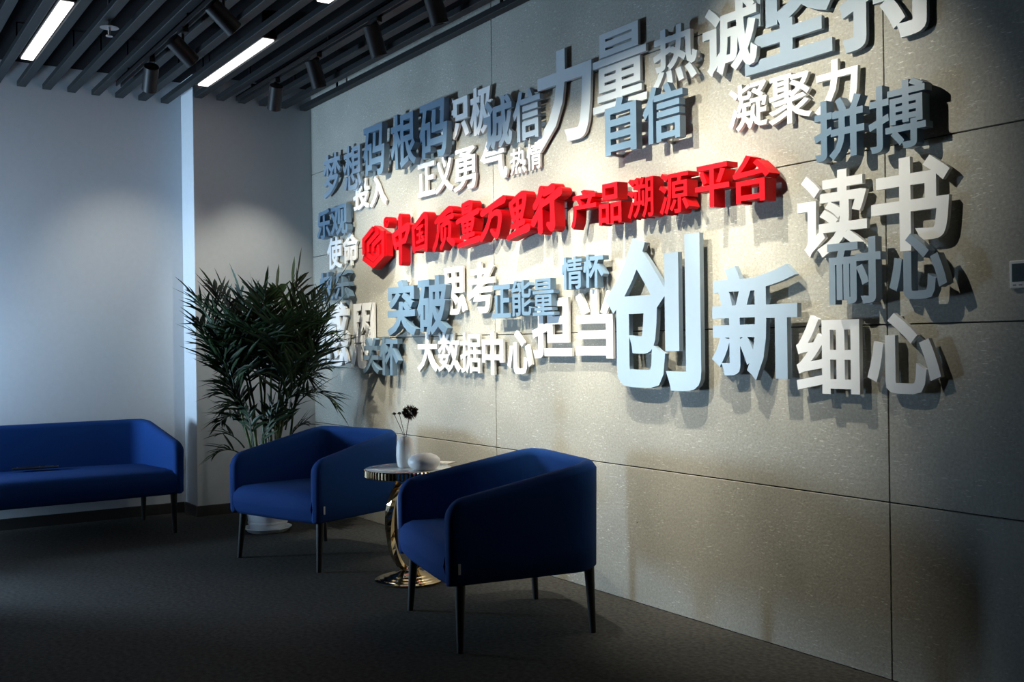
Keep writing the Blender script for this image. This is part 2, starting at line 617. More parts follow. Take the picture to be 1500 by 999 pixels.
DENSE = {'量': (.017, .012), '凝': (.017, .013), '聚': (.019, .014), '搏': (.019, .014), '溯': (.014, .011), '源': (.017, .013),
         '勇': (.022, .014), '数': (.020, .015), '据': (.020, .015), '情': (.021, .015), '能': (.021, .015), '感': (.026, .017),
         '热': (.022, .017), '想': (.024, .015), '梦': (.024, .016), '思': (.026, .018), '恩': (.026, .018), '新': (.029, .022),
         '读': (.026, .020), '耐': (.027, .021), '细': (.027, .022), '拼': (.024, .019), '信': (.027, .020), '根': (.026, .019), '码': (.027, .020)}
COLN = {'white': 'white', 'pale': 'pale grey', 'mid': 'light blue-grey', 'deep': 'dark blue-grey', 'red': 'red'}
# word, material, stand-off of the front face, thickness, place, [(char, xl, xr, ytop, ybottom) in photo pixels]
WORDS = [
 ('梦想', 'mid', 0.048, 0.016, 'at the upper left end of the lettering', [('梦', 473, 499, 225, 288), ('想', 503, 529, 212, 278)]),
 ('码根码', 'deep', 0.068, 0.037, 'above the red emblem', [('码', 532, 563, 183, 258), ('根', 572, 609, 164, 246), ('码', 614, 655, 148, 232)]),
 ('积极', 'white', 0.028, 0.014, 'in the upper row', [('积', 645, 687, 142, 205), ('极', 688, 724, 125, 197)]),
 ('诚信', 'mid', 0.050, 0.020, 'in the upper row left of the big 力', [('诚', 708, 750, 142, 219), ('信', 751, 791, 130, 205)]),
 ('力量', 'pale', 0.026, 0.014, 'large in the upper row', [('力', 784, 867, 71, 213), ('量', 868, 947, 40, 157)]),
 ('热诚', 'pale', 0.048, 0.018, 'near the top edge', [('热', 956, 1021, 37, 122), ('诚', 1029, 1109, 1, 108)]),
 ('坚持', 'mid', 0.028, 0.016, 'huge, cut off at top', [('坚', 1090, 1222, -62, 93), ('持', 1229, 1378, -113, 60)]),
 ('正义', 'white', 0.026, 0.014, 'below 码根码', [('正', 611, 637, 238, 287), ('义', 637, 664, 228, 282)]),
 ('勇气', 'white', 0.026, 0.014, 'right of 正义', [('勇', 664, 697, 216, 279), ('气', 703, 743, 204, 265)]),
 ('热情', 'white', .024, .012, 'small, under 诚信', [('热', 747, 770, 216, 255), ('情', 771, 793, 209, 248)]),
 ('自信', 'deep', 0.082, 0.032, 'above the red line', [('自', 886, 932, 141, 224), ('信', 941, 1000, 122, 207)]),
 ('凝聚力', 'white', 0.028, 0.014, 'below 坚持', [('凝', 1067, 1124, 121, 190), ('聚', 1125, 1189, 107, 181), ('力', 1193, 1257, 86, 166)]),
 ('拼搏', 'deep', 0.070, 0.038, 'at the upper right', [('拼', 1192, 1266, 142, 234), ('搏', 1272, 1356, 119, 219)]),
 ('投入', 'white', 0.022, 0.012, 'below 梦想', [('投', 517, 541, 261, 307), ('入', 541, 566, 256, 303)]),
 ('乐观', 'deep', 0.062, 0.038, 'beside the corner of the wall', [('乐', 464, 484, 307, 350), ('观', 484, 509, 300, 345)]),
 ('使命', 'white', 0.022, 0.012, 'below 乐观', [('使', 479, 501, 347, 394), ('命', 502, 524, 338, 389)]),
 ('快乐', 'deep', 0.062, 0.038, 'at the left end beside the palm', [('快', 468, 488, 399, 441), ('乐', 490, 512, 396, 440)]),
 ('感恩', 'white', 0.026, 0.014, 'partly behind the palm', [('感', 469, 511, 443, 536), ('恩', 514, 552, 444, 540)]),
 ('关怀', 'deep', 0.062, 0.034, 'lowest at the left, behind the palm', [('关', 531, 555, 495, 548), ('怀', 556, 583, 493, 550)]),
 ('突破', 'deep', 0.068, 0.037, 'below the red line', [('突', 567, 609, 410, 492), ('破', 611, 655, 404, 491)]),
 ('思考', 'white', 0.028, 0.014, 'right of 突破', [('思', 647, 682, 391, 461), ('考', 684, 724, 384, 459)]),
 ('正能量', 'deep', 0.064, 0.034, 'between 思考 and 担当', [('正', 721, 748, 417, 466), ('能', 749, 778, 410, 463), ('量', 780, 811, 408, 462)]),
 ('情怀', 'deep', 0.060, 0.034, 'small, left of the big 创', [('情', 822, 853, 376, 424), ('怀', 854, 884, 372, 421)]),
 ('大数据中心', 'white', 0.028, 0.014, 'in the bottom row', [('大', 611, 641, 487, 545), ('数', 641, 674, 487, 546), ('据', 674, 704, 487, 547), ('中', 706, 737, 485, 549), ('心', 743, 779, 484, 548)]),
 ('担当', 'white', 0.028, 0.014, 'left of the big 创', [('担', 779, 837, 430, 525), ('当', 843, 899, 424, 525)]),
 ('创新', 'mid', 0.052, 0.022, 'largest in the lower half', [('创', 886, 1026, 345, 571), ('新', 1042, 1168, 387, 557)]),
 ('读书', 'white', 0.036, 0.016, 'at the right', [('读', 1168, 1272, 250, 376), ('书', 1276, 1392, 229, 367)]),
 ('耐心', 'mid', 0.075, 0.034, 'below 读书', [('耐', 1212, 1290, 349, 445), ('心', 1302, 1387, 341, 438)]),
 ('细心', 'white', 0.040, 0.018, 'lowest at the right', [('细', 1166, 1259, 461, 577), ('心', 1270, 1378, 458, 577)]),
 ('产品溯源平台', 'red', .085, .060, 'in the red line', [('产', 836, 873, 278, 334), ('品', 877, 910, 268, 328), ('溯', 919, 957, 259, 320), ('源', 965, 1009, 251, 313), ('平', 1018, 1068, 240, 303), ('台', 1073, 1127, 226, 296)]),
]
MEAN = {'梦想': 'dream', '码根码': 'code', '积极': 'active', '诚信': 'integrity', '力量': 'strength', '热诚': 'zeal', '坚持': 'persist', '正义': 'justice', '勇气': 'courage', '热情': 'passion', '自信': 'confidence', '凝聚力': 'cohesion', '拼搏': 'striving', '投入': 'devotion', '乐观': 'optimism', '使命': 'mission', '快乐': 'joy', '感恩': 'gratitude', '关怀': 'care', '突破': 'breakthrough', '思考': 'thinking', '正能量': 'positive-energy', '情怀': 'feeling', '大数据中心': 'data-centre', '担当': 'responsibility', '创新': 'innovation', '读书': 'reading', '耐心': 'patience', '细心': 'carefulness', '产品溯源平台': 'platform'}
ORD = ['first', 'second', 'third', 'fourth', 'fifth', 'sixth']
def box_on_wall(xl, xr, yt, yb, Y):
    xm, ym = (xl + xr) / 2, (yt + yb) / 2
    X0, X1 = onwall(xl, ym, Y).x, onwall(xr, ym, Y).x
    Z1, Z0 = onwall(xm, yt, Y).z, onwall(xm, yb, Y).z
    return X0, X1, Z0, Z1
DBG = []
for word, m, front, thick, place, chars in WORDS:
    for i, (ch, xl, xr, yt, yb) in enumerate(chars):
        X0, X1, Z0, Z1 = box_on_wall(xl, xr, yt, yb, -front)
        DBG.append((ch, round((X1 - X0) / (Z1 - Z0), 2), round(Z1 - Z0, 2)))
        dx, dy = DENSE.get(ch, (.031, .024))
        if m == 'red': dx, dy = min(dx, .020), min(dy, .015)
        pv, tris = glyph_fill(ch, dx, dy)
        us = {i2 for t in tris for i2 in t}
        a0, a1 = min(pv[q].x for q in us), max(pv[q].x for q in us)
        b0, b1 = min(pv[q].y for q in us), max(pv[q].y for q in us)
        wd, hg = X1 - X0, Z1 - Z0
        V, Fs = prism(pv, tris, lambda x: ((x - a0) / (a1 - a0) - .5) * wd, lambda y: (y - b0) / (b1 - b0) * hg, 0, thick)
        stand = front - thick
        o = link('raised_character', mesh_from('raised_character', V, Fs), m, None, ((X0 + X1) / 2, -stand, Z0))
        nth = ORD[i] if i < len(chars) - 1 or len(chars) == 1 else 'last'
        tag(o, '%s character %s, %s in %s (%s), %s' % (COLN[m], ch, nth, word, MEAN[word], place), 'character', 'raised characters on the cement board wall')
        # hidden studs hold the character off the wall
        pick = min if ch == '拼' or word in ('耐心', '自信') else max
        tq = pick(tris, key=lambda t: sum(pv[q].y for q in t))
        c = [sum(pv[q].x for q in tq) / 3, sum(pv[q].y for q in tq) / 3]
        sx, sz = ((c[0] - a0) / (a1 - a0) - .5) * wd, (c[1] - b0) / (b1 - b0) * hg
        link('stud', box_mesh('stud', sx - .006, sx + .006, 0, stand, sz - .006, sz + .006), 'steel', o)

# brush-script characters, stroke by stroke
def catmull(pts, n=6):
    if len(pts) == 2:
        a, b = pts
        return [tuple(a[k] + (b[k] - a[k]) * i / n for k in range(len(a))) for i in range(n + 1)]
    out = []
    P = [pts[0]] + list(pts) + [pts[-1]]
    for i in range(1, len(P) - 2):
        for j in range(n):
            t = j / n
            out.append(tuple(.5 * (2 * P[i][k] + (P[i + 1][k] - P[i - 1][k]) * t + (2 * P[i - 1][k] - 5 * P[i][k] + 4 * P[i + 1][k] - P[i + 2][k]) * t * t
                        + (3 * P[i][k] - P[i - 1][k] - 3 * P[i + 1][k] + P[i + 2][k]) * t ** 3) for k in range(len(P[0]))))
    out.append(pts[-1])
    return out
def stroke_loop(pts, ws, round_cap=True):
    """pts in metres; ws half widths -> ccw loop"""
    full = catmull([(p[0], p[1], w) for p, w in zip(pts, ws)]) if round_cap else [(p[0], p[1], w) for p, w in zip(pts, ws)]
    L, R = [], []
    n = len(full)
    for i, (x, y, w) in enumerate(full):
        p = Vector((x, y))
        a = Vector(full[max(i - 1, 0)][:2]); c = Vector(full[min(i + 1, n - 1)][:2])
        if 0 < i < n - 1 and not round_cap:
            d1, d2 = (p - a).normalized(), (c - p).normalized()
            t = (d1 + d2).normalized()
            w = w / max(t.dot(d1), .5)
        else:
            t = (c - a).normalized()
        nr = Vector((-t.y, t.x))
        L.append(p + nr * w)
        R.append(p - nr * w)
    cap0, cap1 = [], []
    if round_cap:
        for e, lst in ((0, cap0), (n - 1, cap1)):
            x, y, w = full[e]
            a = Vector(full[0][:2]) - Vector(full[1][:2]) if e == 0 else Vector(full[-1][:2]) - Vector(full[-2][:2])
            an = math.atan2(a.y, a.x)
            for k in range(1, 5):
                q = an - PI / 2 + PI * k / 5
                lst.append(Vector((x + w * math.cos(q), y + w * math.sin(q))))
    lp = clean(R + cap1 + L[::-1] + cap0)
    if area(lp) < 0: lp = lp[::-1]
    return lp
def stroke_char(strokes, wd, hg, scale, thick):
    loops = []
    for st in strokes:
        pts = [((p[0] - .5) * wd, p[1] * hg) for p in st]
        ws = [(p[2] if len(p) > 2 else 1.0) * scale for p in st]
        loops.append(stroke_loop(pts, ws))
    pv, tris = fill_loops(loops)
    V, Fs = prism(pv, tris, lambda x: x, lambda y: y, 0, thick)
    return mesh_from('raised_character', V, Fs)
BRUSH = [
 ('中', 574, 600, 312, 390, 1.1, [[(.0, .62), (.06, .5), (.16, .36)], [(.02, .62, .9), (.55, .70), (1.0, .74, 1.2), (.78, .46, .8)], [(.16, .40, .8), (.75, .47, .9)], [(.48, .98, 1.25), (.47, .5, 1.1), (.46, .02, 1.1)]]),
 ('国', 602, 628, 311, 372, .95, [[(.04, .68), (.06, .3), (.10, .04)], [(.05, .68, .8), (.40, .82), (.78, .98, 1.2), (.94, .90, 1.2), (.93, .45, 1.1), (.90, .03, 1.2)], [(.1, .06, .7), (.85, .11, .8)], [(.30, .64, .55), (.68, .70, .6)], [(.32, .46, .5), (.66, .50, .55)], [(.5, .68, .6), (.48, .26, .6)], [(.28, .25, .55), (.74, .30, .6)], [(.62, .40, .5), (.70, .36, .6)]]),
 ('质', 633, 667, 303, 367, .95, [[(.10, .72, .8), (.45, .88), (.80, .99, 1.2), (.92, .94, .8)], [(.26, .82), (.24, .5, .9), (.14, .2), (.0, .0, 1.1)], [(.28, .70, .7), (.60, .76, .8), (.94, .80)], [(.56, .92, .7), (.54, .58, .7)], [(.40, .56, .8), (.40, .22, .8)], [(.40, .58, .7), (.78, .63, .9), (.78, .2, .9)], [(.58, .48, .7), (.54, .22, .8), (.36, .0, .9)], [(.70, .20, .8), (.96, .08, 1.3)]]),
 ('量', 667, 703, 293, 364, .85, [[(.28, .97), (.30, .80)], [(.28, .98, .8), (.66, 1.0), (.64, .80, .8)], [(.30, .80, .7), (.66, .82, .7)], [(.32, .89, .5), (.62, .90, .5)], [(.0, .60, .9), (.5, .69), (.98, .77, 1.1)], [(.26, .58, .9), (.30, .34, .9)], [(.28, .58, .8), (.74, .63), (.68, .36, .9)], [(.30, .47, .55), (.68, .50, .55)], [(.32, .35, .7), (.68, .38, .7)], [(.5, .6, .8), (.49, .08, .8)], [(.22, .21, .8), (.78, .25, .9)], [(.04, .01, .8), (.5, .07), (1.0, .11, 1.2)]]),
 ('万', 702, 742, 289, 352, 1.0, [[(.04, .70, 1.0), (.45, .84), (.96, .98, 1.3)], [(.44, .82), (.36, .5, .9), (.20, .22), (.0, .0, 1.0)], [(.38, .54, .7), (.62, .66, .9), (.80, .58, 1.1), (.76, .25), (.64, .02, 1.0), (.44, .18, .7)]]),
 ('里', 741, 776, 281, 352, .95, [[(.14, .82, 1.0), (.22, .62), (.30, .44)], [(.16, .82, .8), (.50, .96), (.82, .99, 1.2), (.80, .75, 1.0), (.68, .46, .9)], [(.24, .66, .7), (.74, .72, .7)], [(.30, .46, .7), (.68, .52, .8)], [(.50, .92, .8), (.48, .5, .8), (.46, .1, .9)], [(.20, .27, .8), (.78, .34, 1.0)], [(.0, .0, .8), (.40, .09), (1.0, .18, 1.3)]]),
 ('行', 778, 824, 270, 343, 1.05, [[(.30, .99, 1.2), (.22, .80), (.06, .62, 1.0)], [(.34, .70, 1.0), (.22, .50), (.0, .24, 1.2)], [(.26, .50, 1.0), (.26, .03, 1.2)], [(.42, .90, 1.0), (.72, .98, 1.3)], [(.36, .64, .8), (.66, .74), (.97, .86, 1.3)], [(.70, .76, 1.1), (.71, .4), (.70, .06, 1.2), (.54, .14, .7)]]),
]
RF, RTK = .085, .060
for i, (ch, xl, xr, yt, yb, sw, strokes) in enumerate(BRUSH):
    X0, X1, Z0, Z1 = box_on_wall(xl, xr, yt, yb, -RF)
    wd, hg = X1 - X0, Z1 - Z0
    DBG.append((ch, round(wd / hg, 2), round(hg, 2)))
    ins = .018
    me = stroke_char(strokes, wd - 2 * ins, hg - 2 * ins, .0165 * sw, RTK)
    o = link('raised_character', me, 'red', None, ((X0 + X1) / 2, -(RF - RTK), Z0 + ins))
    tag(o, 'red brush-script raised character %s, %s after the red emblem' % (ch, (ORD + ['seventh'])[i]), 'character', 'red brush-script characters')
    st = strokes[-1]
    p = st[len(st) // 2]
    sx, sz = (p[0] - .5) * (wd - 2 * ins), p[1] * (hg - 2 * ins)
    link('stud', box_mesh('stud', sx - .006, sx + .006, 0, RF - RTK, sz - .006, sz + .006), 'steel', o)

# red emblem: faceted hexagon with folded ribs, and the small registered mark
X0, X1, Z0, Z1 = box_on_wall(530, 563, 330, 394, -RF)
wd, hg = X1 - X0, Z1 - Z0
hexa = [(.5, 0), (1, .26), (1, .76), (.5, 1), (0, .74), (0, .26)]
def plate(loop, t):
    pv, tris = fill_loops([[Vector(((x - .5) * wd, y * hg)) for x, y in loop]])
    return prism(pv, tris, lambda x: x, lambda y: y, 0, t)
V, Fs = plate(hexa, RTK - .014)
emb = thing('emblem', 'red hexagonal emblem with folded ribs at the left end of the red line', 'emblem', ((X0 + X1) / 2, -(RF - RTK), Z0))
link('base_plate', mesh_from('base_plate', V, Fs), 'red', emb)
for rib in ([(.07, .37), (.07, .70), (.50, .925)], [(.285, .40), (.285, .60), (.74, .83)], [(.50, .40), (.50, .545), (.93, .74), (.93, .29), (.5, .075), (.04, .29)],
            [(.27, .335), (.5, .225), (.725, .335), (.725, .53)]):
    lp = stroke_loop([((x - .5) * wd, y * hg) for x, y in rib], [.0165] * len(rib), False)
    pv, tris = fill_loops([lp])
    V, Fs = prism(pv, tris, lambda x: x, lambda y: y, RTK - .0145, RTK)
    link('rib', mesh_from('rib', V, Fs), 'red', emb)
link('stud', box_mesh('stud', -.01, .01, 0, RF - RTK, hg * .5, hg * .5 + .02), 'steel', emb)
X0, X1, Z0, Z1 = box_on_wall(560.5, 570, 317.5, 334, -RF)
rr = (Z1 - Z0) / 2
reg = thing('registered_mark', 'small round red registered mark above the red emblem', 'mark', ((X0 + X1) / 2, -(RF - RTK), (Z0 + Z1) / 2))
loop = [Vector((rr * math.cos(2 * PI * k / 28), rr * math.sin(2 * PI * k / 28))) for k in range(28)]
pv, tris = fill_loops([loop])
V, Fs = prism(pv, tris, lambda x: x, lambda y: y, 0, RTK - .006)
link('disc', mesh_from('disc', V, Fs), 'red', reg)
pv, tris = glyph_fill('®', .004, .004)
us = {q for t in tris for q in t}
a0, a1 = min(pv[q].x for q in us), max(pv[q].x for q in us)
b0, b1 = min(pv[q].y for q in us), max(pv[q].y for q in us)
V, Fs = prism(pv, tris, lambda x: ((x - a0) / (a1 - a0) - .5) * 2 * rr, lambda y: ((y - b0) / (b1 - b0) - .5) * 2 * rr, RTK - .007, RTK)
link('letter', mesh_from('letter', V, Fs), 'red', reg)
link('stud', box_mesh('stud', -.006, .006, 0, RF - RTK, -.006, .006), 'steel', reg)

# ------------------------------------------------------------------ upholstered seating
def shell_mesh(W, Wb, D, t, zb, zf, zt, rc=.11):
    """U-shaped upholstered shell open to -y: arms rise from zf at the front to zt at the back"""
    yf, yk = -D / 2, D / 2 - t / 2
    hw, hb = W / 2 - t / 2, Wb / 2 - t / 2
    half = []
    nst = 14
    ycor = yk - rc
    # front end: closely spaced for the rounded nose
    L_arm = ycor - yf
    ss = [0, .004, .010, .020, .034, .050, .07] + [L_arm * q / 8 for q in range(2, 9)]
    for s in ss:
        f = s / L_arm
        half.append((-(hw + (hb - hw) * f), yf + s, s))
    for k in range(1, 9):
        a = PI / 2 * k / 8
        half.append((-hb + rc - rc * math.cos(a), ycor + rc * math.sin(a), None))
    mid = [(-(hb - rc) * (1 - q / 4), yk, None) for q in range(1, 5)]
    path = half + mid
    path = path + [(-x, y, s) for x, y, s in path[-2::-1]]
    n = len(path)
    V, Fs = [], []
    prof_n = None
    for i, (x, y, s) in enumerate(path):
        a = Vector(path[max(i - 1, 0)][:2]); c = Vector(path[min(i + 1, n - 1)][:2])
        tg = (c - a).normalized()
        nr = Vector((-tg.y, tg.x))      # towards the outside
        if i <= n // 2 and nr.x > 0 and abs(tg.x) < .5: nr = -nr
        f = min(1, max(0, (y - yf) / (yk - rc * .3 - yf)))
        top = zf + (zt - zf) * f
        th = t
        if s is not None:
            r1 = .065
            if s < r1: top = top - r1 + math.sqrt(max(r1 * r1 - (r1 - s) ** 2, 0))
            r2 = .03
            if s < r2: th = t * (.35 + .65 * math.sqrt(max(1 - (1 - s / r2) ** 2, 0)))
        # crown the back a little, and let the outside flare upwards
        rows = []
        rt = th / 2
        zs = [zb, zb + .012] + [zb + .012 + (top - rt - zb - .012) * q / 4 for q in range(1, 5)]
        for z in zs:
            fl = .006 * (z - zb) / .4
            o_ = rt + fl if z > zb + .001 else rt - .012
            rows.append((o_, z))
        for k in range(1, 8):
            q = PI * k / 8
            rows.append((rt * math.cos(q), top - rt + rt * math.sin(q)))
        for z in reversed(zs):
            i_ = rt if z > zb + .001 else rt - .012
            rows.append((-i_, z))
        prof_n = len(rows)
        for o_, z in rows:
            V.append((x + nr.x * o_, y + nr.y * o_, z))
    m = prof_n
    for i in range(n - 1):
        for k in range(m):
            k2 = (k + 1) % m
            Fs.append((i * m + k, i * m + k2, (i + 1) * m + k2, (i + 1) * m + k))
    Fs.append(tuple(range(m)))
    Fs.append(tuple(range((n - 1) * m, n * m))[::-1])
    me = mesh_from('shell', V, Fs)
    fix_normals(me)
    me.polygons.foreach_set('use_smooth', [True] * len(me.polygons))
    me.set_sharp_from_angle(angle=math.radians(beam))
    return me
def seat_mesh(W, Wb, D, t, zb, zs):
    """seat block between the arms: rounded front edge, slight crown, front panel down to the underside"""
    yf, yk = -D / 2 + .002, D / 2 - t
    prof = [(yf + .02, zb - .004), (yf + .004, zb + .015), (yf - .006, zb + .06), (yf - .009, zs - .07), (yf - .002, zs - .035), (yf + .016, zs - .012), (yf + .045, zs)]
    prof += [(yf + .045 + (yk - yf - .045) * q / 5, zs + .004 - .02 * q / 5) for q in range(1, 6)]
    prof += [(yk, zb - .004)]
    nx = 14
    V, Fs = [], []
    for i in range(nx + 1):
        u = -1 + 2 * i / nx
        for (y, z) in prof:
            f = (y - yf) / (D)
            hw = (W / 2 + (Wb - W) / 2 * max(0, f)) - t * .75
            cr = (1 - u ** 4) * .014
            zz = z + (cr if z > zs - .04 else 0) - (0 if z > zs - .04 else 0)
            yy = y - (.012 * (1 - u ** 4) if y < yf + .03 else 0)
            V.append((u * hw, yy, zz))
    m = len(prof)
    for i in range(nx):
        for k in range(m):
            k2 = (k + 1) % m
            Fs.append((i * m + k, i * m + k2, (i + 1) * m + k2, (i + 1) * m + k))
    Fs.append(tuple(range(m)))
    Fs.append(tuple(range(nx * m, (nx + 1) * m))[::-1])
    me = mesh_from('seat', V, Fs)
    fix_normals(me)
    me.polygons.foreach_set('use_smooth', [True] * len(me.polygons))
    me.set_sharp_from_angle(angle=math.radians(55))
    return me
def leg_mesh(foot, top, r0, r1):
    return tube_mesh('leg', [foot, Vector(foot).lerp(Vector(top), .5), top], [r0, (r0 + r1) / 2, r1], 12)
def seating(name, label, cat, loc, rz, W, Wb, D, foot_w, foot_wb, foot_d, zb=.25, zs=.39, zf=.56, zt=.675, t=.062, group=None, tag_part=True):
    o = thing(name, label, cat, loc, rz, group)
    link('shell', shell_mesh(W, Wb, D, t, zb, zf, zt), 'blue', o)
    link('seat', seat_mesh(W, Wb, D, t, zb, zs), 'blue', o)
    for sx in (-1, 1):
        for sy in (-1, 1):
            fw_ = foot_w if sy < 0 else foot_wb
            wt = W if sy < 0 else Wb
            foot = (sx * fw_ / 2, sy * foot_d / 2, 0)
            top = (sx * (wt / 2 - .052), sy * (D / 2 - .06), zb + .012)
            link('leg', leg_mesh(foot, top, .012, .021), 'leg', o)
    if tag_part:
        link('fabric_tag', box_mesh('fabric_tag', W / 2 + .0015, W / 2 + .005, -D / 2 + .035, -D / 2 + .045, zb + .045, zb + .085), 'tag', o)
    return o
seating('armchair', 'blue tub armchair in front of the palm, nearer the corner', 'armchair', (1.70, -.70, 0), math.radians(18), .72, .68, .66, .64, .58, .585, group='blue armchairs along the lettered wall')
seating('armchair', 'blue tub armchair nearest the camera, right of the side table', 'armchair', (3.41, -.655, 0), math.radians(-12.5), .72, .68, .66, .67, .58, .565, group='blue armchairs along the lettered wall')
SW = 2.02
seating('sofa', 'long blue sofa against the white end wall, cut off at the left', 'sofa', (.215, -1.105 - SW / 2, 0), math.radians(90), SW, SW - .04, .75, SW - .09, SW - .15, .62, zt=.672)

# small black item with glinting edges on the sofa
p = onfloor(52, 687, .405)
t = thing('pouch', 'flat black item with glinting edges lying on the blue sofa seat', 'pouch', (p.x, p.y, .409), math.radians(80))
link('body', box_mesh('body', -.13, .13, -.05, .05, 0, .009, .004, 2), 'black_leather', t)
for dx in (-.115, .04, .115):
    link('metal_clip', box_mesh('metal_clip', dx - .014, dx + .014, -.006, .006, .0085, .013, .0015, 1), 'chrome', t)

# ------------------------------------------------------------------ side table
TC = Vector((2.52, -.59, 0))
tb = thing('side_table', 'round white-topped side table with gold rim, ring stem and gold base', 'side table', TC)
TZ = .545
link('table_top', lathe_mesh('table_top', [(.001, TZ - .012), (.205, TZ - .012), (.2075, TZ - .009), (.2075, TZ - .002), (.205, TZ), (.001, TZ)], 64), 'marble', tb)
nfl = 72
V, Fs = [], []
for i, z in enumerate((TZ - .040, TZ - .036, TZ - .006, TZ - .002)):
    for k in range(nfl * 2):
        a = 2 * PI * k / (nfl * 2)
        r = (.2155 if k % 2 else .2125) - (.003 if i in (0, 3) else 0)
        V.append((r * math.cos(a), r * math.sin(a), z))
N2 = nfl * 2
for i in range(3):
    for k in range(N2):
        Fs.append((i * N2 + k, i * N2 + (k + 1) % N2, (i + 1) * N2 + (k + 1) % N2, (i + 1) * N2 + k))
b0 = len(V)
for z in (TZ - .002, TZ - .040):
    for k in range(N2):
        a = 2 * PI * k / N2
        V.append((.208 * math.cos(a), .208 * math.sin(a), z))
for k in range(N2):
    k2 = (k + 1) % N2
    Fs.append((3 * N2 + k, 3 * N2 + k2, b0 + k2, b0 + k))
    Fs.append((b0 + k, b0 + k2, b0 + N2 + k2, b0 + N2 + k))
    Fs.append((b0 + N2 + k, b0 + N2 + k2, k2, k))
me = mesh_from('rim', V, Fs)
fix_normals(me)
link('rim', me, 'gold', tb)
link('under_plate', lathe_mesh('under_plate', [(.001, TZ - .036), (.200, TZ - .034), (.2075, TZ - .030), (.2075, TZ - .013), (.001, TZ - .013)], 48), 'gold', tb)
# ring stem: flattened, faceted section that turns as it goes round
ax = Vector((RT.x, RT.y, 0)).normalized()
V, Fs = [], []
ns, nk = 44, 6
for i in range(ns):
    a = 2 * PI * i / ns
    c = ax * (.096 * math.sin(a)) + Vector((0, 0, .272 + .222 * math.cos(a)))
    tg = (ax * (.096 * math.cos(a)) - Vector((0, 0, .222 * math.sin(a)))).normalized()
    nrm = Vector((ax.y, -ax.x, 0))
    bn = tg.cross(nrm)
    tw = a * 1.0
    th = .017 + .010 * abs(math.sin(a * 1.0)) 
    for k in range(nk):
        q = 2 * PI * k / nk + tw
        V.append(c + nrm * (th * 1.15 * math.cos(q)) + bn * (th * .85 * math.sin(q)))
for i in range(ns):
    i2 = (i + 1) % ns
    for k in range(nk):
        k2 = (k + 1) % nk
        sh = 1 if i == ns - 1 else 0    # the section has turned a full round
        Fs.append((i * nk + k, i * nk + k2, i2 * nk + k2, i2 * nk + k))
me = mesh_from('stem', V, Fs)
fix_normals(me)
link('stem', me, 'gold', tb)
prof = [(.001, 0), (.165, 0), (.170, .004), (.170, .009), (.160, .013), (.150, .0135), (.146, .017), (.128, .019), (.122, .024), (.10, .027), (.094, .032), (.07, .036), (.04, .05), (.024, .058), (.001, .06)]
link('base', lathe_mesh('base', prof, 56, angle=25), 'gold', tb)

# vase with dried stems, pebble vase, leaflet
def at_table(px, py, off=0.0):
    return onfloor(px, py, TZ)
vp = at_table(594, 684.5)
va = thing('bud_vase', 'tall white ceramic vase holding dried stems on the side table', 'vase', (vp.x, vp.y, TZ))
link('body', lathe_mesh('body', [(.001, 0), (.028, 0), (.036, .006), (.0425, .03), (.044, .06), (.043, .10), (.038, .128), (.028, .143), (.017, .149), (.014, .1495), (.013, .142), (.030, .125), (.034, .06), (.026, .012), (.001, .010)], 36), 'ceramic', va)
def img_pt(px, py, base):
    """point seen at (px,py) at the depth of a thing standing at base"""
    d = ray(px, py)
    return CAM + d * ((Vector(base) - CAM).dot(FW) / d.dot(FW))
vb = Vector((vp.x, vp.y, TZ))
def stem(px, py, sx):
    e = img_pt(px, py, vb) - vb
    return [(sx * 3, 0, .015), (sx * 1.6, 0, .148), (sx * .6 + e.x * .3, e.y * .3, .148 + (e.z - .148) * .3), tuple(e)]
s1 = stem(601, 604, .006)
ds = thing('dried_flower', 'dark brown dried pompom flower on a thin stem in the white vase', 'dried flower', vb)
link('stem', tube_mesh('stem', s1, .0016, 6), 'dried', ds)
V, Fs = [], []
cen = Vector(s1[-1])
rnd = random.Random(3)
for k in range(190):
    zz = 1 - 2 * (k + .5) / 190
    an = k * 2.39996
    d = Vector((math.sqrt(1 - zz * zz) * math.cos(an), math.sqrt(1 - zz * zz) * math.sin(an), zz))
    L_ = .040 + rnd.uniform(-.006, .006)
    a = d.orthogonal().normalized()
    c = d.cross(a)
    b = len(V)
    V += [cen + d * .012 + a * .0015, cen + d * .012 - a * .0015, cen + d * L_ * .75 + c * .0045, cen + d * L_, cen + d * L_ * .75 - c * .0045]
    Fs += [(b, b + 2, b + 3, b + 4), (b + 1, b + 2, b + 3, b + 4)]
link('flower_head', mesh_from('flower_head', V, Fs), 'dried', ds)
lv, lf = [], []
for k in range(8):
    d = Vector((rnd.uniform(-1, 1), rnd.uniform(-1, .2), rnd.uniform(-.5, 1))).normalized()
    q = cen + d * .038
    b = len(lv)
    s_ = .0028
    lv += [q + Vector(v) * s_ for v in ((1, 0, 0), (-1, 0, 0), (0, 1, 0), (0, -1, 0), (0, 0, 1), (0, 0, -1))]
    for x in (0, 1):
        for y_ in (2, 3):
            for z in (4, 5): lf.append((b + x, b + y_, b + z))
link('seed', mesh_from('seed', lv, lf), 'dried_pale', ds)
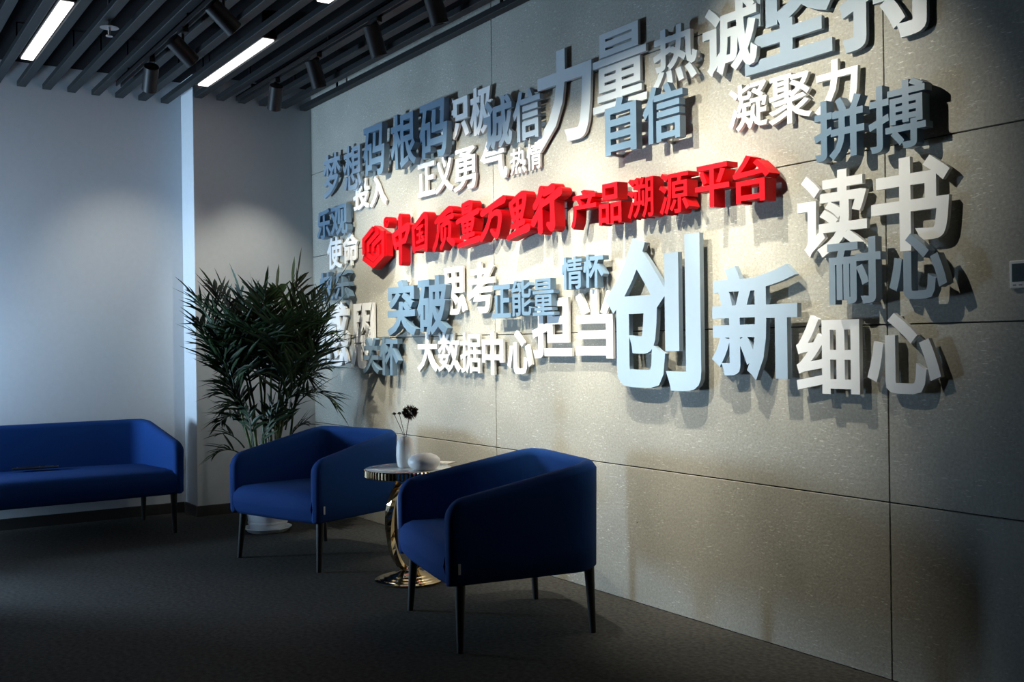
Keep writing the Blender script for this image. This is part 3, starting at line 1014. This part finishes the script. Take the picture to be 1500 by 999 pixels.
for (px, py, sx, rr_, lab) in ((577.5, 607, -.006, .015, 'small pale dried bloom furthest left in the white vase'), (585, 606.5, -.0005, .015, 'small dark-centred dried bloom beside the brown pompom in the white vase')):
    sp = stem(px, py, sx)
    f = thing('dried_bloom', lab, 'dried flower', vb, 0, 'small dried blooms in the white vase')
    link('stem', tube_mesh('stem', sp, .0014, 6), 'dried', f)
    V, Fs = [], []
    c = Vector(sp[-1])
    for k in range(11):
        a = 2 * PI * k / 11
        d = Vector((math.cos(a), math.sin(a), .25))
        e = Vector((-math.sin(a), math.cos(a), 0))
        b = len(V)
        V += [c, c + d * rr_ * .6 + e * .004, c + d * rr_, c + d * rr_ * .6 - e * .004, c + d * rr_ * .5 + Vector((0, 0, -.003))]
        Fs += [(b, b + 1, b + 2, b + 3), (b, b + 3, b + 4), (b, b + 4, b + 1)]
    link('petals', mesh_from('petals', V, Fs), 'dried_pale', f)
    link('centre', lathe_mesh('centre', [(.001, -.003), (.008, 0), (.009, .004), (.005, .009), (.001, .010)], 12), 'dried', f, c)
pp = at_table(621.5, 688)
pe = thing('pebble_vase', 'low rounded white ceramic pebble vase beside the tall vase', 'vase', (pp.x, pp.y, TZ))
link('body', lathe_mesh('body', [(.001, 0), (.040, 0), (.058, .006), (.072, .020), (.078, .036), (.074, .053), (.060, .067), (.038, .076), (.016, .080), (.011, .0795), (.009, .070), (.001, .069)], 40), 'ceramic', pe)
bp_ = at_table(646, 680.5)
bk = thing('booklet', 'thin printed booklet lying behind the pebble vase on the side table', 'booklet', (bp_.x - .035, bp_.y + .035, TZ), math.radians(25))
link('pages', box_mesh('pages', -.05, .05, -.035, .035, 0.0003, .006), 'paper', bk)
link('cover', box_mesh('cover', -.051, .051, -.036, .036, .006, .0072), 'paper', bk)

# ------------------------------------------------------------------ areca palm
PB = Vector((.80, -.66, 0))
pl = thing('potted_palm', 'tall green areca palm in a white pot between pillar and armchair', 'plant', PB)
link('saucer', lathe_mesh('saucer', [(.001, 0), (.118, 0), (.140, .020), (.146, .024), (.146, .028), (.138, .027), (.116, .008), (.001, .008)], 48), 'pot', pl)
pot = link('pot', lathe_mesh('pot', [(.001, .008), (.104, .008), (.112, .015), (.118, .050), (.121, .052), (.121, .062), (.119, .064), (.142, .285), (.152, .29), (.154, .32), (.146, .322), (.138, .29), (.001, .285)], 48), 'pot', pl)
link('soil', lathe_mesh('soil', [(.001, .286), (.137, .286), (.13, .296), (.06, .302), (.001, .304)], 30), 'soil', pl)
rp = random.Random(21)
DPT = (PB - CAM).dot(FW)
def plant_pt(px, py, depth):
    d = ray(px, py)
    return CAM + d * ((DPT + depth) / d.dot(FW)) - PB
def leaflet(V, Fs, base, d, up, L, w, droop):
    side = d.cross(up)
    if side.length < 1e-3: side = d.orthogonal()
    side.normalize()
    b = len(V)
    prev = None
    for k, (f, ww) in enumerate(((0, .45), (.3, 1.0), (.65, .85), (1.0, .04))):
        c = base + d * (L * f) + Vector((0, 0, -droop * L * f * f))
        fold = side * (w * ww * .5)
        dz = up * (w * ww * .18)
        V += [c - fold + dz, c, c + fold + dz]
    for k in range(3):
        q = b + k * 3
        Fs.append((q, q + 1, q + 4, q + 3))
        Fs.append((q + 1, q + 2, q + 5, q + 4))
def frond(base, tip, arch, npair, Lmax, wl=.02, dens=1.0, start=.22):
    """arching rachis from base to tip, feathered on both sides"""
    base, tip = Vector(base), Vector(tip)
    mid = base.lerp(tip, .5) + Vector((0, 0, arch))
    n = 14
    pts = []
    for i in range(n + 1):
        t = i / n
        pts.append(base * (1 - t) ** 2 + mid * 2 * t * (1 - t) + tip * t * t)
    V, Fs = tube_data(pts, [.0055 * (1 - .8 * i / n) for i in range(n + 1)], 5)
    sd = rp.random() * PI
    for i in range(npair):
        t = start + (1 - start) * (i + .5) / npair
        k = min(int(t * n), n - 1)
        p = pts[k].lerp(pts[k + 1], t * n - k)
        tg = (pts[k + 1] - pts[k]).normalized()
        side = tg.cross(Vector((0, 0, 1)))
        if side.length < .25: side = tg.cross(Vector((math.cos(sd), math.sin(sd), 0)))
        side.normalize()
        up = side.cross(tg).normalized()
        prof = math.sin(PI * min(1, .18 + .82 * t) ** .9) * .75 + .35
        if t > .85: prof *= .85
        for s in (-1, 1):
            f = .55 + .55 * t
            d = (side * s * (1 - .35 * t) + tg * f * rp.uniform(.8, 1.3) + up * rp.uniform(.0, .5)).normalized()
            if rp.random() < .06: continue
            leaflet(V, Fs, p, d, up, Lmax * prof * rp.uniform(.8, 1.25), wl * rp.uniform(.75, 1.15), rp.uniform(.0, .45))
    leaflet(V, Fs, pts[-1], (pts[-1] - pts[-2]).normalized(), Vector((0, 0, 1)), Lmax * .7, wl, .1)
    return mesh_from('frond', V, Fs)
# canes
canes = []
CN = [(352, 600), (362, 560), (372, 590), (380, 545), (388, 575), (397, 550), (408, 585), (418, 560), (430, 600), (366, 620), (402, 615), (424, 570)]
for i, (px, py) in enumerate(CN):
    a = 2 * PI * i / len(CN)
    foot = Vector((.07 * math.cos(a * 5), .07 * math.sin(a * 5), .285))
    top = plant_pt(px, py, rp.uniform(-.1, .1))
    foot = Vector((foot.x * .6 + top.x * .4, foot.y * .6 + top.y * .4, .285))
    hr = math.hypot(foot.x, foot.y)
    if hr > .115: foot.x *= .115 / hr; foot.y *= .115 / hr
    m1 = foot.lerp(top, .5) + Vector((rp.uniform(-.015, .015), rp.uniform(-.015, .015), 0))
    pts = [foot, foot.lerp(m1, .5), m1, m1.lerp(top, .5), top]
    rad = [.011, .010, .009, .0075, .006]
    link('cane', tube_mesh('cane', pts, rad, 8), 'cane', pl)
    canes.append(top)
# fronds: (cane index, tip px, tip py, depth, arch, leaflet length)
FR = [(0, 283, 432, .05, .20, .24), (1, 296, 446, -.1, .16, .26), (0, 292, 492, -.05, .16, .22), (1, 312, 420, .15, .14, .24), (9, 305, 528, .0, .14, .20),
      (2, 330, 432, .1, .10, .25), (3, 352, 428, -.15, .08, .25), (4, 372, 438, .0, .05, .24), (5, 405, 424, .1, .06, .24), (3, 388, 430, -.2, .08, .25),
      (7, 436, 402, .0, .04, .23), (7, 428, 412, .12, .06, .22), (8, 478, 424, .05, .14, .22), (7, 462, 436, -.15, .12, .24), (8, 492, 418, -.02, .15, .20),
      (11, 486, 490, .0, .18, .22), (8, 498, 500, .1, .18, .20), (8, 492, 596, -.05, .20, .17), (10, 480, 540, -.1, .15, .20), (11, 470, 470, .15, .12, .24),
      (6, 446, 466, -.2, .12, .25), (9, 318, 578, -.05, .12, .17), (9, 322, 560, .12, .12, .18), (4, 345, 470, -.25, .12, .26), (2, 326, 505, -.2, .14, .24),
      (5, 415, 470, -.3, .10, .26), (3, 368, 482, -.3, .10, .25), (6, 430, 500, .25, .1, .24), (2, 350, 498, .25, .1, .24), (10, 436, 528, -.25, .12, .2),
      (4, 392, 470, .3, .1, .24), (1, 338, 540, .1, .12, .2), (6, 412, 520, -.1, .08, .22),
      (0, 288, 470, .1, .15, .22), (9, 300, 500, -.15, .13, .22), (0, 310, 475, -.2, .12, .22), (8, 470, 510, -.15, .15, .22), (8, 488, 455, .12, .14, .22),
      (11, 455, 560, .05, .16, .18), (10, 450, 580, -.1, .14, .17), (9, 330, 600, .0, .12, .16), (9, 322, 620, .1, .1, .15), (3, 382, 500, -.1, .05, .22), (5, 400, 510, .15, .05, .22)]
for (ci, px, py, dp, ar, L_) in FR:
    link('frond', frond(canes[ci], plant_pt(px, py, dp), ar, 16, L_ * 1.18, .021), 'leaf', pl)
# low side shoots
for (px, py, tx, ty, dp) in ((356, 668, 318, 664, -.05), (358, 656, 324, 636, .05), (420, 650, 446, 622, .05), (424, 640, 440, 655, -.08),
                           (372, 660, 362, 600, -.1), (392, 650, 400, 590, -.1), (410, 655, 404, 605, .08), (380, 670, 388, 620, -.06), (362, 640, 344, 610, .0), (418, 630, 432, 596, -.05)):
    link('shoot', frond(plant_pt(px, py, dp), plant_pt(tx, ty, dp), .06, 6, .17, .024, start=.3), 'leaf', pl)

# ------------------------------------------------------------------ wall fittings
p0, p1 = onwall(1478, 382, -.016), onwall(1478, 423, -.016)
sz = p0.z - p1.z
th = thing('thermostat', 'white wall thermostat with a dark screen at the right edge', 'thermostat', (p0.x + .043, 0, p1.z))
link('housing', box_mesh('housing', -.043, .043, -.016, 0, 0, sz, .003, 2), 'plastic', th)
link('screen', box_mesh('screen', -.034, .034, -.0172, -.015, sz * .24, sz * .88), 'lcd', th)
for i in range(4):
    link('button', box_mesh('button', -.032 + i * .018, -.022 + i * .018, -.0172, -.015, sz * .09, sz * .15, .0006, 1), 'steel', th)
bm = bmesh.new()
gx, gz, gw, gh = -.024, sz * .46, .016, sz * .30
for a, b in (((0, 0), (gw, .0025)), ((0, gh), (gw, gh + .0025)), ((0, 0), (.0025, gh)), ((gw - .0025, 0), (gw, gh))):
    addbox(bm, (gx + a[0], -.0176, gz + a[1]), (gx + b[0], -.0171, gz + b[1]))
link('digit', bm_mesh(bm, 'digit'), 'lcd_dark', th)
so = thing('wall_socket', 'white wall socket low on the end wall beside the sofa', 'socket', (REC, -.900, .297))
link('plate', box_mesh('plate', 0, .009, -.041, .041, 0, .086, .002, 1), 'plastic', so)
bm = bmesh.new()
for yy, zz in ((-.010, .055), (.010, .055), (-.012, .028), (.012, .028), (0, .036)):
    addbox(bm, (.0085, yy - .0015, zz - .005), (.0094, yy + .0015, zz + .005))
link('slots', bm_mesh(bm, 'slots'), 'lcd_dark', so)
